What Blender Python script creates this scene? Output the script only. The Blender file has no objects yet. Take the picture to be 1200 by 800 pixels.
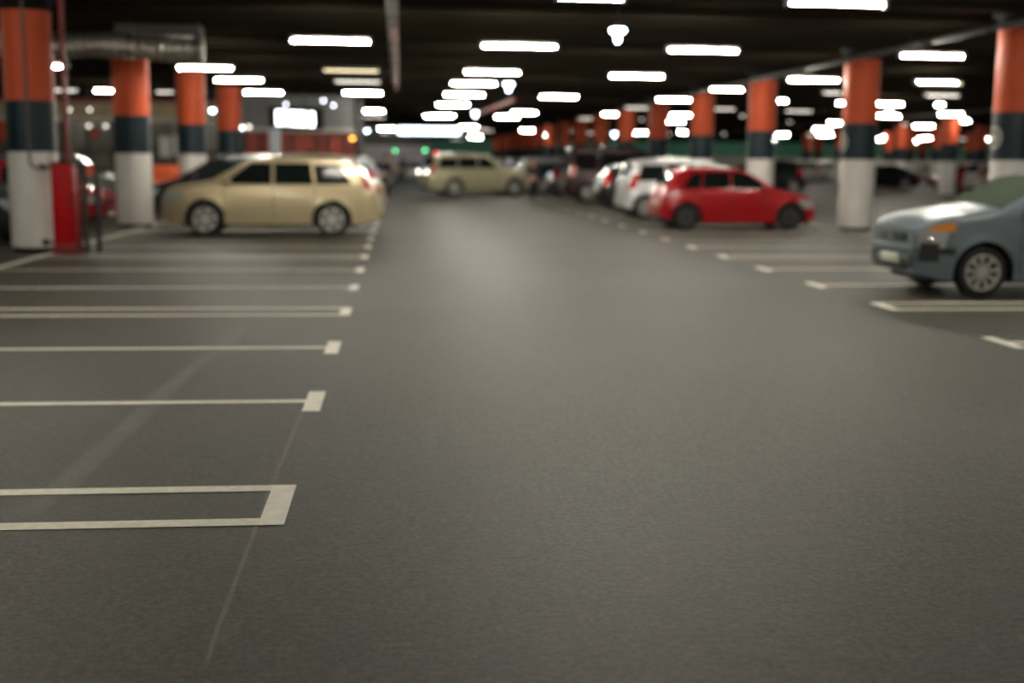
import bpy, bmesh, math, random
from mathutils import Vector, Matrix
random.seed(7)
C = bpy.context.scene.collection
PI = math.pi

# ------------------------------------------------------------------ camera
F, H = 1400.0, 1.62
def _cam():
    d = Vector(((468-600)/F, (184.6-400)/F, 1.0)).normalized()
    n = d.cross(Vector((1, .0087, 0))).normalized()
    if n.y < 0: n = -n
    X = n.cross(d)
    if X.x < 0: X = -X
    return X, d, n
CX, CD, CN = _cam()
def ray(u, v):
    c = Vector(((u-600)/F, (v-400)/F, 1.0))
    return Vector((c.dot(CX), c.dot(CD), -c.dot(CN)))
def at(u, v, z=0.0):
    r = ray(u, v); t = (z-H)/r.z
    return Vector((r.x*t, r.y*t, z))
def atY(u, v, Y):
    r = ray(u, v); t = Y/r.y
    return Vector((r.x*t, Y, r.z*t+H))
cam = bpy.data.cameras.new('camera')
cam.sensor_width = 36; cam.lens = 36*F/1200
cam.dof.use_dof = True; cam.dof.focus_distance = 4.9
cam.dof.aperture_fstop = 1.08
cam.clip_end = 400
co = bpy.data.objects.new('camera', cam); C.objects.link(co)
# world axes of the camera: right, up, back
right = Vector((CX.x, CD.x, -CN.x)); down = Vector((CX.y, CD.y, -CN.y)); fwd = Vector((CX.z, CD.z, -CN.z))
m = Matrix((right, -down, -fwd)).transposed().to_4x4()
m.translation = Vector((0, 0, H))
co.matrix_world = m
bpy.context.scene.camera = co
sc = bpy.context.scene
sc.view_settings.view_transform = 'Standard'
sc.view_settings.look = 'None'
sc.view_settings.gamma = 1
sc.view_settings.use_curve_mapping = False
sc.view_settings.exposure = 0.1
sc.cycles.use_denoising = True
sc.cycles.use_light_tree = True
sc.cycles.max_bounces = 6
w = bpy.data.worlds.new('world'); sc.world = w; w.use_nodes = True
w.node_tree.nodes['Background'].inputs[0].default_value = (.9, .95, 1, 1)
w.node_tree.nodes['Background'].inputs[1].default_value = 0.02

# --------------------------------------------------------------- materials
def mat(name, col, rough=.5, metal=0., coat=0., noise=0., nscale=8., spec=.5, emit=None, es=0., bump=0.):
    m = bpy.data.materials.new(name); m.use_nodes = True
    nt = m.node_tree; b = nt.nodes['Principled BSDF']
    b.inputs['Base Color'].default_value = (*col, 1)
    b.inputs['Roughness'].default_value = rough
    b.inputs['Metallic'].default_value = metal
    b.inputs['Coat Weight'].default_value = coat
    b.inputs['Coat Roughness'].default_value = .04
    b.inputs['Specular IOR Level'].default_value = spec
    if emit:
        b.inputs['Emission Color'].default_value = (*emit, 1)
        b.inputs['Emission Strength'].default_value = es
    if noise or bump:
        tc = nt.nodes.new('ShaderNodeTexCoord'); n = nt.nodes.new('ShaderNodeTexNoise')
        n.inputs['Scale'].default_value = nscale; n.inputs['Detail'].default_value = 5
        nt.links.new(tc.outputs['Object'], n.inputs['Vector'])
        if noise:
            r = nt.nodes.new('ShaderNodeMapRange')
            r.inputs['From Min'].default_value = .3; r.inputs['From Max'].default_value = .7
            r.inputs['To Min'].default_value = 1-noise; r.inputs['To Max'].default_value = 1+noise
            mx = nt.nodes.new('ShaderNodeMix'); mx.data_type = 'RGBA'; mx.blend_type = 'MULTIPLY'
            mx.inputs['Factor'].default_value = 1
            mx.inputs['A'].default_value = (*col, 1)
            nt.links.new(n.outputs['Fac'], r.inputs['Value'])
            nt.links.new(r.outputs['Result'], mx.inputs['B'])
            nt.links.new(mx.outputs['Result'], b.inputs['Base Color'])
        if bump:
            bp = nt.nodes.new('ShaderNodeBump'); bp.inputs['Strength'].default_value = bump
            bp.inputs['Distance'].default_value = .01
            nt.links.new(n.outputs['Fac'], bp.inputs['Height'])
            nt.links.new(bp.outputs['Normal'], b.inputs['Normal'])
    return m

def floor_mat():
    m = bpy.data.materials.new('asphalt'); m.use_nodes = True
    nt = m.node_tree; N = nt.nodes; L = nt.links; b = N['Principled BSDF']
    tc = N.new('ShaderNodeTexCoord')
    def noise(s, d=4, r=.55):
        n = N.new('ShaderNodeTexNoise'); n.inputs['Scale'].default_value = s
        n.inputs['Detail'].default_value = d; n.inputs['Roughness'].default_value = r
        L.new(tc.outputs['Object'], n.inputs['Vector']); return n
    def mr(src, a, b_, lo, hi):
        r = N.new('ShaderNodeMapRange'); r.inputs['From Min'].default_value = a; r.inputs['From Max'].default_value = b_
        r.inputs['To Min'].default_value = lo; r.inputs['To Max'].default_value = hi
        L.new(src, r.inputs['Value']); return r.outputs['Result']
    def mul(a, b_):
        x = N.new('ShaderNodeMath'); x.operation = 'MULTIPLY'; L.new(a, x.inputs[0]); L.new(b_, x.inputs[1]); return x.outputs[0]
    big = noise(.35, 3); mid = noise(9, 5, .6); fine = noise(34, 5, .72); grit = noise(120, 2, .6)
    f = mul(mul(mr(big.outputs['Fac'], .3, .7, .9, 1.12), mr(mid.outputs['Fac'], .3, .7, .82, 1.2)),
            mul(mr(fine.outputs['Fac'], .36, .64, .50, 1.55), mr(grit.outputs['Fac'], .3, .7, .75, 1.28)))
    mx = N.new('ShaderNodeMix'); mx.data_type = 'RGBA'; mx.blend_type = 'MULTIPLY'
    mx.inputs['Factor'].default_value = 1; mx.inputs['A'].default_value = (.050, .0445, .0345, 1)
    L.new(f, mx.inputs['B']); L.new(mx.outputs['Result'], b.inputs['Base Color'])
    b.inputs['Roughness'].default_value = .6
    b.inputs['Specular IOR Level'].default_value = .30
    bp = N.new('ShaderNodeBump'); bp.inputs['Strength'].default_value = .5; bp.inputs['Distance'].default_value = .003
    L.new(fine.outputs['Fac'], bp.inputs['Height']); L.new(bp.outputs['Normal'], b.inputs['Normal'])
    return m

M = dict(
    floor=floor_mat(),
    line=mat('worn_line_paint', (.86, .81, .67), .6, noise=.12, nscale=22),
    cap=mat('fresh_line_paint', (.93, .89, .75), .55, noise=.08, nscale=14),
    orange=mat('orange_paint', (.50, .075, .022), .6, spec=.3, noise=.06, nscale=3),
    navy=mat('navy_paint', (.006, .018, .026), .5, spec=.3),
    white=mat('white_paint', (.68, .655, .62), .45, noise=.05, nscale=3),
    black=mat('black_paint', (.006, .005, .005), .8, spec=.15),
    ceil=mat('dark_ceiling', (.005, .0041, .003), 1, spec=.0, noise=.3, nscale=2),
    rib=mat('dark_deck_rib', (.017, .014, .010), 1, spec=.0),
    rubber=mat('tyre_rubber', (.012, .012, .012), .75),
    trim=mat('black_trim', (.02, .02, .02), .55),
    darkgrey=mat('grey_plastic', (.06, .06, .062), .5),
    glass=mat('tinted_glass', (.010, .014, .013), .08, spec=.12),
    glass_green=mat('pale_green_glass', (.075, .095, .070), .2, spec=.0),
    alloy=mat('alloy_silver', (.58, .57, .53), .4, metal=.5),
    steel=mat('grey_steel', (.055, .052, .052), .6, metal=.2, spec=.3),
    pipe=mat('dull_grey_pipe', (.035, .032, .030), .8, spec=.2),
    galv=mat('galvanised', (.08, .075, .07), .8, metal=.2, spec=.2),
    rod=mat('black_rod', (.008, .008, .008), .8, spec=.1),
    tray=mat('tray_zinc', (.30, .29, .31), .45, metal=.7),
    chrome=mat('chrome', (.8, .8, .8), .12, metal=1),
    lamp=mat('clear_lamp', (.42, .43, .43), .12, coat=1, spec=.8),
    amber=mat('amber_lamp', (.85, .30, .04), .2, coat=1),
    redlamp=mat('red_lamp', (.45, .012, .012), .15, coat=1),
    plate=mat('plate_white', (.62, .62, .52), .5),
    foil=mat('foil_duct', (.45, .43, .39), .4, metal=.85, noise=.3, nscale=12, bump=.9),
    redpaint=mat('red_enamel', (.44, .003, .006), .5, spec=.2),
    redpipe=mat('dark_red_pipe', (.20, .016, .014), .45),
    redbrown=mat('red_primer', (.22, .05, .035), .6),
    teal=mat('teal_paint', (.09, .36, .25), .6),
    greywall=mat('grey_cladding', (.20, .205, .21), .6, noise=.1, nscale=1),
    tan=mat('tan_cladding', (.42, .33, .20), .6, noise=.15, nscale=1.5),
    palewall=mat('pale_wall', (.50, .47, .42), .7, noise=.08, nscale=1),
    shopred=mat('red_shop_wall', (.42, .06, .035), .5),
    skin=mat('skin', (.55, .33, .24), .6),
    hair=mat('dark_hair', (.03, .02, .015), .7),
    housing=mat('lamp_housing', (.10, .095, .085), .6),
)
def emis(name, col, s):
    return mat(name, (.8, .8, .8), .5, emit=col, es=s)
TUBE = emis('tube_white', (1, .94, .80), 460.0)
TUBE_W = emis('tube_warm_dim', (1, .82, .48), 3.0)
TUBE_D = emis('tube_dim', (1, .90, .78), 3.0)
M['sign'] = emis('sign_light', (.92, .97, 1), 3)
M['bluew'] = emis('blue_white_lamp', (.70, .86, 1), 14)
M['amberlight'] = emis('orange_signal', (1, .40, .03), 7)
M['greenlight'] = emis('green_signal', (.10, 1, .35), 6)
M['redlight'] = emis('red_signal', (1, .04, .03), 4)
M['spot'] = emis('spot_white', (.85, .9, 1), 10)
M['headlit'] = emis('lit_rear_lamp', (1, .96, .9), 14)

# ----------------------------------------------------------------- helpers
def link(name, bm, mats, parent=None, smooth=True, ang=40):
    me = bpy.data.meshes.new(name)
    bm.normal_update(); bm.to_mesh(me); bm.free()
    if not isinstance(mats, (list, tuple)): mats = [mats]
    for x in mats: me.materials.append(x)
    if smooth:
        for p in me.polygons: p.use_smooth = True
        try: me.set_sharp_from_angle(angle=math.radians(ang))
        except Exception: pass
    o = bpy.data.objects.new(name, me); C.objects.link(o)
    if parent: o.parent = parent
    return o
def tag(o, label, cat=None, group=None, kind=None):
    o['label'] = label
    if cat: o['category'] = cat
    if group: o['group'] = group
    if kind: o['kind'] = kind
    return o
def thing(name, label, cat, loc=(0, 0, 0), rz=0, group=None, kind='thing'):
    o = bpy.data.objects.new(name, None); C.objects.link(o)
    o.empty_display_size = .2
    o.location = loc; o.rotation_euler = (0, 0, rz)
    tag(o, label, cat, group, kind)
    return o
def box(bm, x0, x1, y0, y1, z0, z1, bev=0, mi=0):
    r = bmesh.ops.create_cube(bm, size=1)
    for v in r['verts']:
        v.co = Vector((x0+(v.co.x+.5)*(x1-x0), y0+(v.co.y+.5)*(y1-y0), z0+(v.co.z+.5)*(z1-z0)))
    fs = set(f for v in r['verts'] for f in v.link_faces)
    for f in fs: f.material_index = mi
    if bev:
        es = list(set(e for v in r['verts'] for e in v.link_edges))
        bmesh.ops.bevel(bm, geom=es, offset=bev, segments=2, affect='EDGES', profile=.5)
def bx(*a, **k):
    bm = bmesh.new(); box(bm, *a, **k); return bm
def lathe(bm, prof, n=32, axis='z', cen=(0, 0, 0), mi=0, close=False):
    """prof: list of (r, h, material index)"""
    rings = []
    for p in prof:
        r, h = p[0], p[1]; ring = []
        if r < 1e-6:
            ring = [None]
            c = Vector((0, 0, h))
            ring = [c]
        else:
            ring = [Vector((r*math.cos(2*PI*i/n), r*math.sin(2*PI*i/n), h)) for i in range(n)]
        out = []
        for c in ring:
            if axis == 'y': c = Vector((c.x, c.z, c.y))
            elif axis == 'x': c = Vector((c.z, c.x, c.y))
            out.append(bm.verts.new(c+Vector(cen)))
        rings.append(out)
    for k in range(len(rings)-1):
        a, b = rings[k], rings[k+1]
        mm = prof[k+1][2] if len(prof[k+1]) > 2 else mi
        for i in range(n):
            j = (i+1) % n
            if len(a) == 1 and len(b) == 1: continue
            if len(a) == 1: f = bm.faces.new((a[0], b[i], b[j]))
            elif len(b) == 1: f = bm.faces.new((a[i], a[j], b[0]))
            else: f = bm.faces.new((a[i], a[j], b[j], b[i]))
            f.material_index = mm
    bmesh.ops.recalc_face_normals(bm, faces=bm.faces)
def tube(bm, pts, r, n=10, caps=True):
    pts = [Vector(p) for p in pts]; rings = []
    for i, p in enumerate(pts):
        t = ((pts[min(i+1, len(pts)-1)]-p).normalized() + (p-pts[max(i-1, 0)]).normalized()).normalized()
        a = t.cross(Vector((0, 0, 1)))
        if a.length < .1: a = t.cross(Vector((1, 0, 0)))
        a.normalize(); b = t.cross(a)
        rr = r[i] if isinstance(r, (list, tuple)) else r
        rings.append([bm.verts.new(p+rr*(math.cos(2*PI*k/n)*a+math.sin(2*PI*k/n)*b)) for k in range(n)])
    for i in range(len(rings)-1):
        for k in range(n):
            bm.faces.new((rings[i][k], rings[i][(k+1) % n], rings[i+1][(k+1) % n], rings[i+1][k]))
    if caps:
        bm.faces.new(rings[0]); bm.faces.new(rings[-1][::-1])
    bmesh.ops.recalc_face_normals(bm, faces=bm.faces)

# ----------------------------------------------------------------- setting
floor = link('floor', bx(-60, 90, -14, 140, -.2, 0), M['floor'], smooth=False)
tag(floor, 'worn dark grey asphalt floor of the indoor car park', kind='structure')
CZ = 4.35
ceil = link('ceiling', bx(-60, 90, -14, 140, CZ, CZ+.2), M['ceil'], smooth=False)
tag(ceil, 'very dark ribbed deck ceiling above the car park', kind='structure')
bm = bmesh.new()
y = -12
while y < 139:
    box(bm, -59.9, 89.9, y, y+.42, CZ-.12, CZ-.001); y += 1.2
o = link('ceiling_rib', bm, M['rib'], ceil, smooth=False); o['kind'] = 'structure'

def wall(name, x0, x1, y0, y1, bands, label):
    bm = bmesh.new(); ms = []
    for i, (z0, z1, mt) in enumerate(bands):
        box(bm, x0, x1, y0, y1, z0, z1, mi=i); ms.append(mt)
    o = link(name, bm, ms, smooth=False); tag(o, label, kind='structure'); return o
wall('wall_back', -60, 90, 138, 139, [(0, 2.1, M['palewall']), (2.1, 3.7, M['teal']), (3.7, CZ, M['black'])], 'far end wall, pale below with a teal green band')
wall('wall_right', 88, 89, -14, 138, [(0, 2.1, M['palewall']), (2.1, 3.7, M['teal']), (3.7, CZ, M['black'])], 'distant right wall, pale below with a teal green band')
wall('wall_left', -60, -59, -14, 138, [(0, 2.1, M['palewall']), (2.1, CZ, M['black'])], 'distant left wall, pale below and black above')
wall('wall_front', -60, 90, -14, -13.5, [(0, CZ, M['greywall'])], 'grey wall closing the car park behind the viewer')

# --- painted bay lines (parts of the floor)
LP = .003
def flat(bm, x0, x1, y0, y1, mi=0, z=LP):
    vs = [bm.verts.new((x, y, z)) for x, y in ((x0, y0), (x1, y0), (x1, y1), (x0, y1))]
    f = bm.faces.new(vs); f.material_index = mi
def bayline(xa, xb, y, hairpin, name, label, sgn=1):
    """xa is the aisle end, xb the far end"""
    bm = bmesh.new(); c = .115*(1 if xb > xa else -1)
    lo, hi = sorted((xa, xa+c))
    flat(bm, lo, hi, y-.33, y+.33, 1)
    l2, h2 = sorted((xa+c, xb))
    if hairpin:
        flat(bm, l2, h2, y-.33, y-.33+.105); flat(bm, l2, h2, y+.33-.105, y+.33)
    else:
        flat(bm, l2, h2, y-.05, y+.05)
    o = link(name, bm, [M['line'], M['cap']], floor, smooth=False)
    o['label'] = label; return o
Yl = [5.53, 7.95, 10.25, 12.7, 15.07, 17.45, 19.8, 22.1, 24.2] + [24.2+2.36*k for k in range(1, 12)]
names = ['nearest', 'second', 'third', 'fourth', 'fifth', 'sixth', 'seventh', 'eighth', 'ninth', 'tenth']
for i, y in enumerate(Yl):
    if i == 0: pass
    hp = i % 3 == 0
    xb = -5.7
    nm = names[i] if i < 10 else 'distant'
    bayline(-.52, xb, y, hp, 'parking_line', '%s white %s bay line on the left of the lane' % (nm, 'double' if hp else 'single'))
Yr = [10.3, 13.0, 15.3, 17.6, 19.9, 22.15, 24.4, 26.75, 29.3, 31.8] + [31.8+2.36*k for k in range(1, 9)]
for i, y in enumerate(Yr):
    nm = names[i] if i < 10 else 'distant'
    bayline(5.42, 10.6, y, i % 3 == 1, 'parking_line', '%s white %s bay line on the right of the lane' % (nm, 'double' if i % 3 == 1 else 'single'))
bm = bmesh.new(); flat(bm, -5.82, -5.7, 3, 60); 
o = link('parking_line', bm, [M['line']], floor, smooth=False); o['label'] = 'long white line closing the left bays along the pillars'
bm = bmesh.new(); flat(bm, 10.6, 10.7, 8, 60)
o = link('parking_line', bm, [M['line']], floor, smooth=False); o['label'] = 'long white line closing the right bays along the pillars'
# tyre scuffs
def scuff(pts, wd, strength, label):
    m = bpy.data.materials.new('scuff'); m.use_nodes = True
    nt = m.node_tree; b = nt.nodes['Principled BSDF']
    b.inputs['Base Color'].default_value = (.92, .90, .82, 1); b.inputs['Roughness'].default_value = .6
    tc = nt.nodes.new('ShaderNodeTexCoord'); n = nt.nodes.new('ShaderNodeTexNoise'); n.inputs['Scale'].default_value = 14
    nt.links.new(tc.outputs['Object'], n.inputs['Vector'])
    uv = nt.nodes.new('ShaderNodeAttribute'); uv.attribute_name = 'edge'
    r = nt.nodes.new('ShaderNodeMapRange'); r.inputs['From Min'].default_value = .3; r.inputs['From Max'].default_value = .7
    r.inputs['To Min'].default_value = strength*.4; r.inputs['To Max'].default_value = strength
    nt.links.new(n.outputs['Fac'], r.inputs['Value'])
    mu = nt.nodes.new('ShaderNodeMath'); mu.operation = 'MULTIPLY'
    nt.links.new(r.outputs['Result'], mu.inputs[0]); nt.links.new(uv.outputs['Fac'], mu.inputs[1])
    nt.links.new(mu.outputs[0], b.inputs['Alpha'])
    pts = [Vector((p[0], p[1], 0)) for p in pts]
    # Catmull-Rom resample
    P = []
    for i in range(len(pts)-1):
        p0 = pts[max(i-1, 0)]; p1 = pts[i]; p2 = pts[i+1]; p3 = pts[min(i+2, len(pts)-1)]
        for k in range(8):
            t = k/8
            P.append(.5*((2*p1)+(-p0+p2)*t+(2*p0-5*p1+4*p2-p3)*t*t+(-p0+3*p1-3*p2+p3)*t**3))
    P.append(pts[-1])
    bm = bmesh.new(); ly = bm.verts.layers.float.new('edge'); prev = None
    for i, p in enumerate(P):
        t = (P[min(i+1, len(P)-1)]-P[max(i-1, 0)]).normalized(); s = Vector((-t.y, t.x, 0))
        row = []
        for q, e in ((-1, 0), (-.4, 1), (.4, 1), (1, 0)):
            v = bm.verts.new(p+s*q*wd/2+Vector((0, 0, .0015))); v[ly] = e*min(1, i/6, (len(P)-1-i)/6); row.append(v)
        if prev:
            for k in range(3): bm.faces.new((prev[k], prev[k+1], row[k+1], row[k])[::-1])
        prev = row
    o = link('tyre_scuff', bm, m, floor, smooth=False); o['label'] = label
scuff([at(u, v) for u, v in ((352, 308), (318, 345), (275, 392), (215, 440), (150, 500), (70, 570), (0, 622))], .20, .11, 'pale curving tyre scuff crossing the left bays')
scuff([at(u, v) for u, v in ((366, 440), (352, 485), (322, 560), (290, 645), (252, 745), (238, 795))], .026, .17, 'thin pale scratch running down past the nearest line')

# ----------------------------------------------------------------- pillars
def pillar(x, y, label, badge=0, conduit=False, R=.40, group=None):
    t = thing('concrete_pillar', label, 'pillar', (x, y, 0), 0, group)
    bm = bmesh.new()
    lathe(bm, [(0, .07, 0), (R-.02, .07, 0), (R, .09, 0), (R, 1.66, 0), (R, 1.661, 1), (R, 2.5, 1), (R, 2.501, 2), (R, 3.95, 2),
               (R, 3.951, 3), (R, CZ-.20, 3), (0, CZ-.20, 3)], 40)
    link('shaft', bm, [M['white'], M['navy'], M['orange'], M['black']], t)
    bm = bmesh.new(); lathe(bm, [(0, 0), (R-.05, 0), (R-.05, .07), (0, .07)], 32)
    link('base_ring', bm, M['black'], t)
    bm = bmesh.new(); lathe(bm, [(0, CZ-.20), (R+.12, CZ-.20), (R+.12, CZ-.125), (0, CZ-.125)], 24)
    link('capital_plate', bm, M['black'], t)
    if badge:
        bm = bmesh.new(); ang0 = PI if badge < 0 else 0
        n = 20; rings = []
        for rr in (0, .07, .075, .16, .165, .2):
            row = []
            for k in range(n):
                a = 2*PI*k/n; s = rr*math.cos(a)/R
                row.append(bm.verts.new(((R+.006)*math.cos(ang0+s), (R+.006)*math.sin(ang0+s), 2.06+rr*math.sin(a))))
            rings.append(row)
        for q in range(5):
            for k in range(n):
                f = bm.faces.new((rings[q][k], rings[q][(k+1) % n], rings[q+1][(k+1) % n], rings[q+1][k]))
                f.material_index = 1 if q in (2,) else 0
        bmesh.ops.recalc_face_normals(bm, faces=bm.faces)
        link('bay_number_disc', bm, [M['palewall'], M['darkgrey']], t)['label'] = 'round pale disc on the navy band'
    if conduit:
        bm = bmesh.new()
        a = -PI/2+.16
        px = lambda an: ((R+.02)*math.cos(an), (R+.02)*math.sin(an))
        x1, y1 = px(a)
        pts = [(x1, y1, 4.1), (x1, y1, 1.55), (x1+.01, y1, 1.46), (px(a+.12)[0], px(a+.12)[1], 1.42)] + [(px(a+.12*k)[0], px(a+.12*k)[1], 1.40) for k in range(2, 7)]
        tube(bm, pts, .022, 8); link('cable_conduit', bm, M['housing'], t)['label'] = 'thin grey conduit bending towards the fire cabinet'
    return t
lp = ['nearest left pillar, beside the tall red fire cabinet', 'second left pillar, just left of the gold SUV nose',
      'third left pillar, behind the black minivan', 'fourth left pillar, left of the lit shop sign']
for i, (px_, y) in enumerate(((-6.14, 21.0), (-6.02, 28.15), (-5.88, 35.2), (-5.80, 42.3))):
    pillar(px_, y, lp[i]+', orange, navy, white', conduit=(i == 0))
rp = ['orange, navy and white pillar behind the blue car at the right edge', 'orange, navy and white pillar between the red hatchback and blue car',
      'orange, navy and white pillar rising behind the red hatchback', 'pillar above the red hatchback rear, fourth from front in right row',
      'fifth pillar of the right row, above the silver car', 'sixth pillar of the right row, above the dark cars']
for i, y in enumerate((20.6, 27.7, 35.2, 42.3, 49.6, 56.8)):
    pillar((10.9, 10.80, 10.72, 10.72, 10.72, 10.72)[i], y, rp[i], badge=-1 if i < 2 else 0)
y = 64.0
while y < 136:
    pillar(10.72, y, 'small distant orange and navy pillar far down the right row', group='distant pillars of the right row'); y += 7.1
for i, (u, v) in enumerate(((1113, 230), (1054, 222), (1011, 216.5))):
    p = (at(u, v), atY(u, v, 76), atY(u, v, 80))[i]
    pillar(p.x, p.y+.4, ['white-based pillar standing alone between the blue car roof and dark car', 'orange-topped pillar above the dark car beyond the bays',
                         'small orange-topped pillar just right of the tall right-hand pillar'][i])
for u, y in ((1098, 78), (1148, 75), (1064, 80), (1136, 92), (1040, 92), (945, 100), (985, 88), (1175, 84), (1080, 110), (1110, 118), (958, 118)):
    p = atY(u, 188, y)
    pillar(p.x, p.y, 'small distant orange-topped pillar in the bays beyond on the right', group='distant pillars beyond the right row')

# ------------------------------------------------------------ fire cabinet
x0, x1, y0, y1 = -5.66, -5.32, 20.26, 20.60
fc = thing('fire_cabinet', 'tall red fire cabinet standing beside the nearest left pillar', 'fire cabinet', (-5.68, 20.43, 0))
def L(x): return x+5.68
def Ly(y): return y-20.43
bm = bx(L(x0), L(x1), Ly(y0), Ly(y1), .16, 1.47, bev=.012); link('cabinet_body', bm, M['redpaint'], fc)
bm = bx(L(x0)+.03, L(x1)-.03, Ly(y0)-.018, Ly(y0)+.002, .20, 1.43, bev=.006); d_ = link('door', bm, M['redpaint'], fc)
bm = bx(L(x1)-.075, L(x1)-.05, Ly(y0)-.04, Ly(y0)-.015, .78, .92, bev=.005); link('handle', bm, M['trim'], d_)
bm = bx(L(x0)-.01, L(x1)+.02, Ly(y0)-.01, Ly(y1)+.02, 0, .16, bev=.01); link('plinth', bm, M['redpipe'], fc)['label'] = 'darker red base'
bm = bx(L(x0)-.01, L(x1)+.01, Ly(y0)-.01, Ly(y1)+.01, 1.47, 1.51, bev=.008); link('top_cap', bm, M['trim'], fc)
for z in (1.42, .2):
    bm = bmesh.new(); box(bm, L(x0)-.13, L(x0)+.02, Ly(y0)-.02, Ly(y0)+.07, z-.02, z+.02, bev=.005)
    lathe(bm, [(0, -.03), (.05, -.03), (.06, 0), (.05, .03), (0, .03)], 14, 'y', (L(x0)-.12, Ly(y0)-.03, z))
    link('bracket', bm, M['trim'], fc)
rp_ = thing('riser_pipe', 'dark red riser pipe running from the fire cabinet to the ceiling', 'pipe', (-5.53, 20.85, 0))
bm = bmesh.new(); tube(bm, [(0, 0, 0), (0, 0, CZ-.12)], .045, 14); link('pipe_run', bm, M['redpipe'], rp_)
for z in (.6, 1.7, 2.9):
    bm = bmesh.new(); lathe(bm, [(0, z-.04), (.065, z-.04), (.065, z+.04), (0, z+.04)], 14); link('coupling', bm, M['redpipe'], rp_)
gf = thing('guard_frame', 'thin black tubular guard frame standing right of the fire cabinet', 'guard frame', (-5.14, 20.5, 0))
for dx, dy in ((0, -.2), (.13, .1)):
    bm = bmesh.new(); tube(bm, [(dx, dy, 0), (dx, dy, 1.45)], .042, 10); link('post', bm, M['trim'], gf)
for z in (1.45, .3):
    bm = bmesh.new(); tube(bm, [(-.16, -.2, z), (0, -.2, z), (.13, .1, z)], .022, 8); link('rail', bm, M['trim'], gf)
bm = bmesh.new(); tube(bm, [(-.12, -.1, 0), (-.12, -.1, .7), (-.12, -.08, 1.40)], .03, 10); link('drain_pipe', bm, M['redpipe'], gf)['label'] = 'dark red vertical pipe'

# ------------------------------------------------------------------- ducts
p0 = atY(40, 54, 24.5); p1 = atY(238, 62, 24.5)
bm = bmesh.new(); pts = []; rr = []
n = 120
for i in range(n+1):
    t = i/n; x = -10.5+(p1.x+10.5)*t
    pts.append((x, 24.5+.05*math.sin(t*14), 3.72+.02*math.sin(t*20)-.05*max(0, t-.8)*5)); rr.append(.225+.016*math.sin(i*PI*.67)+.01*math.sin(i*.37))
tube(bm, pts, rr, 20)
for v in bm.verts: v.co += Vector((random.uniform(-.02, .02), random.uniform(-.014, .014), random.uniform(-.014, .014)))
du = thing('flexible_duct', 'crinkled silver foil duct hanging under the ceiling at upper left', 'duct', (0, 0, 0))
link('duct_hose', bm, M['foil'], du)
for x in (-9, -7.4, -5.2, -3.9):
    bm = bmesh.new(); lathe(bm, [(.245, x-.02), (.26, x-.02), (.26, x+.02), (.245, x+.02)], 20, 'x', (0, 24.5, 3.72))
    tube(bm, [(x, 24.5, 3.95), (x, 24.5, CZ-.13)], .012, 6)
    link('hanger_strap', bm, M['steel'], du)
bd = thing('box_duct', 'grey box duct above the silver foil duct', 'duct', (0, 0, 0))
a = atY(140, 35, 25.6); b = atY(235, 35, 25.6)
bm = bx(a.x, b.x, 25.3, 25.9, 4.02, CZ-.121, bev=.01); link('duct_box', bm, M['galv'], bd)
for x in (a.x, (a.x+b.x)/2, b.x):
    bm = bx(x-.02, x+.02, 25.27, 25.93, 3.99, CZ-.125); link('flange', bm, M['galv'], bd)
# cable tray over the lane
ct = thing('cable_tray', 'grey and rusty red cable tray running along above the lane left of centre', 'cable tray', (0, 0, 0))
xa = -.10
bm = bmesh.new(); box(bm, xa-.09, xa+.09, 14, 38, 3.86, 3.875); box(bm, xa-.09, xa-.075, 14, 38, 3.875, 3.93); box(bm, xa+.075, xa+.09, 14, 38, 3.875, 3.93)
link('tray', bm, M['tray'], ct, smooth=False)
bm = bmesh.new(); tube(bm, [(xa+.03, 22, 3.85), (xa+.03, 39, 3.82), (xa-.02, 40, 3.80)], .035, 10); link('red_pipe', bm, M['redbrown'], ct)['label'] = 'rusty red pipe under the tray'
y = 15
while y < 38:
    bm = bmesh.new(); tube(bm, [(xa-.1, y, 3.85), (xa+.1, y, 3.85)], .02, 6); tube(bm, [(xa-.1, y, 3.85), (xa-.1, y, CZ-.01)], .008, 6); tube(bm, [(xa+.1, y, 3.85), (xa+.1, y, CZ-.01)], .008, 6); y += 2.4
    link('tray_hanger', bm, M['steel'], ct)
# pipes
def longpipe(x, z, y0, y1, r, mt, label):
    t = thing('ceiling_pipe', label, 'pipe', (0, 0, 0))
    bm = bmesh.new(); tube(bm, [(x, y0, z), (x, y1, z)], r, 14); link('pipe_run', bm, mt, t)
    y = y0+1
    while y < y1:
        bm = bmesh.new(); tube(bm, [(x, y, z), (x, y, CZ-.01)], .01, 6); box(bm, x-r-.01, x+r+.01, y-.02, y+.02, z-r-.01, z+r+.01, bev=.01); y += 3.2
        link('pipe_hanger', bm, M['rod'], t)
longpipe(9.72, 3.80, 12, 60, .055, M['pipe'], 'long grey pipe slanting along the ceiling towards the right pillars')
longpipe(25.3, 3.85, 40, 90, .07, M['pipe'], 'grey ceiling pipe above the bays beyond the right row')
t = thing('ceiling_pipe', 'reddish cross pipe under the ceiling ahead over the lane', 'pipe', (0, 0, 0))
bm = bmesh.new(); tube(bm, [atY(602, 117, 34)+Vector((0, 0, 0)), atY(562, 133, 42)], .06, 10); link('pipe_run', bm, M['redbrown'], t)

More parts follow.
